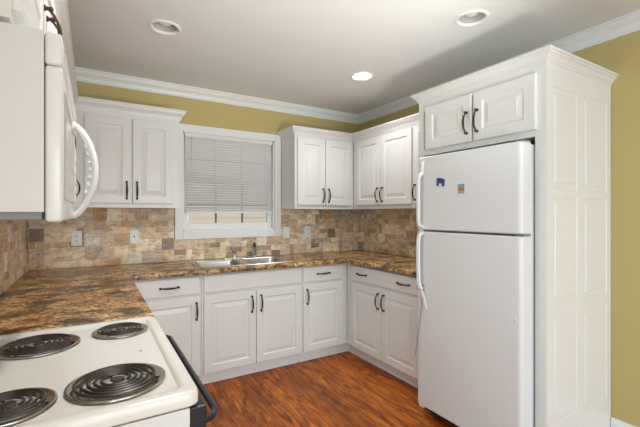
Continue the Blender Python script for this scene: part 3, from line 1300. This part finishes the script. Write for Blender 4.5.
DZ = 1.628
vp = obj('vent_panel', frontpart(MY0, MY1, DZ + .002, MZ1, MXB + .001, MXF), MWWHITE, t, True)
bm = BM()
for j in range(4):
    for k in range(26):
        y = MY0 + .05 + k * .0255
        z = DZ + .014 + j * .013
        box(bm, (MXF - .001, y, z), (MXF + .0008, y + .018, z + .006))
obj('vent_grille', bm, MWSIDE, vp, label='rows of short vent slots')
CY = -2.035
bm = frontpart(MY0, CY, MZ0 - .016, DZ, MXB + .0015, MXF)
dr = obj('microwave_door', bm, MWWHITE, t, True)
bm = BM()
r = []
for ins, x in ((0, MXF), (.002, MXF + .003), (.014, MXF + .003), (.017, MXF + .0006)):
    r.append([bm.verts.new((x, y, z)) for y, z in ((MY0 + .05 + ins, MZ0 + .03 + ins), (CY - .075 - ins, MZ0 + .03 + ins), (CY - .075 - ins, DZ - .035 - ins), (MY0 + .05 + ins, DZ - .035 - ins))])
for a_, b_ in zip(r, r[1:]):
    for k in range(4):
        bm.faces.new((a_[k], a_[(k + 1) % 4], b_[(k + 1) % 4], b_[k]))
bm.faces.new(r[-1])
obj('door_window', bm, MWWIN, dr, label='grey door window')
bm = BM()
pts, rad = [], []
for i in range(25):
    u = i / 24 * 2 - 1
    z = (MZ0 - .008 + DZ - .004) / 2 + u * (DZ - MZ0) * .505
    x = MXF - .004 + .062 * (1 - u * u) ** .75
    pts.append((x, CY - .030, z))
    rad.append(.021)
tube(bm, pts, rad, 12, up=(0, 1, 0), flat=.55)
hd = obj('microwave_handle', bm, MWWHITE, dr, True, label='bowed white handle')
bm = BM()
for k in range(7):
    u = (k / 6 * 2 - 1) * .5
    z = (MZ0 + DZ) / 2 + u * (DZ - MZ0) * .505
    x = MXF - .004 + .062 * (1 - u * u) ** .75 - .0125
    tube(bm, [(x, CY - .040, z), (x, CY - .020, z)], .0065, 8)
obj('finger_grip', bm, MWWHITE, hd, True)
cp_ = obj('control_panel', frontpart(CY + .002, MY1, MZ0 - .012, DZ, MXB + .0015, MXF), MWWHITE, t, True)
bm = BM()
box(bm, (MXF - .001, CY + .03, DZ - .06), (MXF + .001, MY1 - .03, DZ - .025))
obj('display', bm, DARK, cp_)
for j in range(5):
    for k in range(3):
        bm = BM()
        y = CY + .03 + k * .038
        z = MZ0 + .04 + j * .033
        box(bm, (MXF - .001, y, z), (MXF + .0012, y + .030, z + .024), .001, 1)
        obj('button', bm, MWSIDE, cp_)

# ---------------------------------------------------------------- recessed downlights


def downlight(x, y, lit, label, energy=0):
    t = thing('recessed_downlight', label, 'ceiling light', (x, y, CH), 0, 'recessed ceiling downlights')
    bm = BM()
    lathe(bm, [(.094, -.0005), (.094, -.004), (.088, -.008), (.080, -.0085), (.074, -.004), (.070, .004), (.0735, .006), (.076, -.0003), (.094, -.0005)], (0, 0, 0), 48)
    obj('trim_ring', bm, TRIM, t, True)
    bm = BM()
    lathe(bm, [(.0705, .003), (.066, .03), (.060, .075), (.054, .10), (0, .102)], (0, 0, 0), 40)
    obj('reflector', bm, BAFFLE, t, True)
    bm = BM()
    lathe(bm, [(.060, -.001), (.055, -.004), (0, -.007)] if lit else [(0, .012), (.018, .014), (.036, .024), (.042, .038), (.036, .06), (.022, .085), (.02, .1)], (0, 0, .004 if lit else 0), 32)
    b = obj('lamp_bulb', bm, LIT if lit else BULB, t, True, label='glowing lamp' if lit else None)
    if lit:
        d = bpy.data.lights.new('downlight_lamp', 'SPOT')
        d.energy = energy
        d.spot_size = R(150)
        d.spot_blend = .7
        d.shadow_soft_size = .06
        d.color = (1, .985, 1.0)
        o = bpy.data.objects.new('downlight_lamp', d)
        o.location = (0, 0, -.012)
        o.parent = t
        COL.objects.link(o)


downlight(*LIGHTS[0], False, 'unlit recessed downlight above the left worktop, leftmost in the ceiling')
downlight(*LIGHTS[1], True, 'glowing recessed downlight near the far right corner of the ceiling', E_DOWN)
downlight(*LIGHTS[2], False, 'unlit recessed downlight in front of the refrigerator surround')
downlight(*LIGHTS[3], True, 'added glowing recessed downlight, out of view above the electric range', E_CAN)  # unseen fourth can of the grid, added lit to brighten range and worktop

# ---------------------------------------------------------------- outside the window
bm = BM()
box(bm, (-14, .12, -.5), (12, 14, -.4))
struct('ground', bm, GRASS)
t = thing('neighbor_house', 'pale beige lap-sided house wall seen under the blind through the window', 'house', (0, 4.2, -.4))
bm = BM()
for k in range(24):
    z = k * .15
    vs = [bm.verts.new(p) for p in ((-7, -.009, z), (6, -.009, z), (6, 0, z + .15), (-7, 0, z + .15))]
    bm.faces.new(vs)
    vs = [bm.verts.new(p) for p in ((-7, 0, z + .15), (6, 0, z + .15), (6, -.009, z + .15), (-7, -.009, z + .15))]
    bm.faces.new(vs)
box(bm, (-7, .001, 0), (6, .2, 3.6))
obj('siding', bm, SIDING, t)
bm = BM()
box(bm, (-7.3, -.5, 3.6), (6.3, .4, 3.72))
obj('eave', bm, TRIM, t)
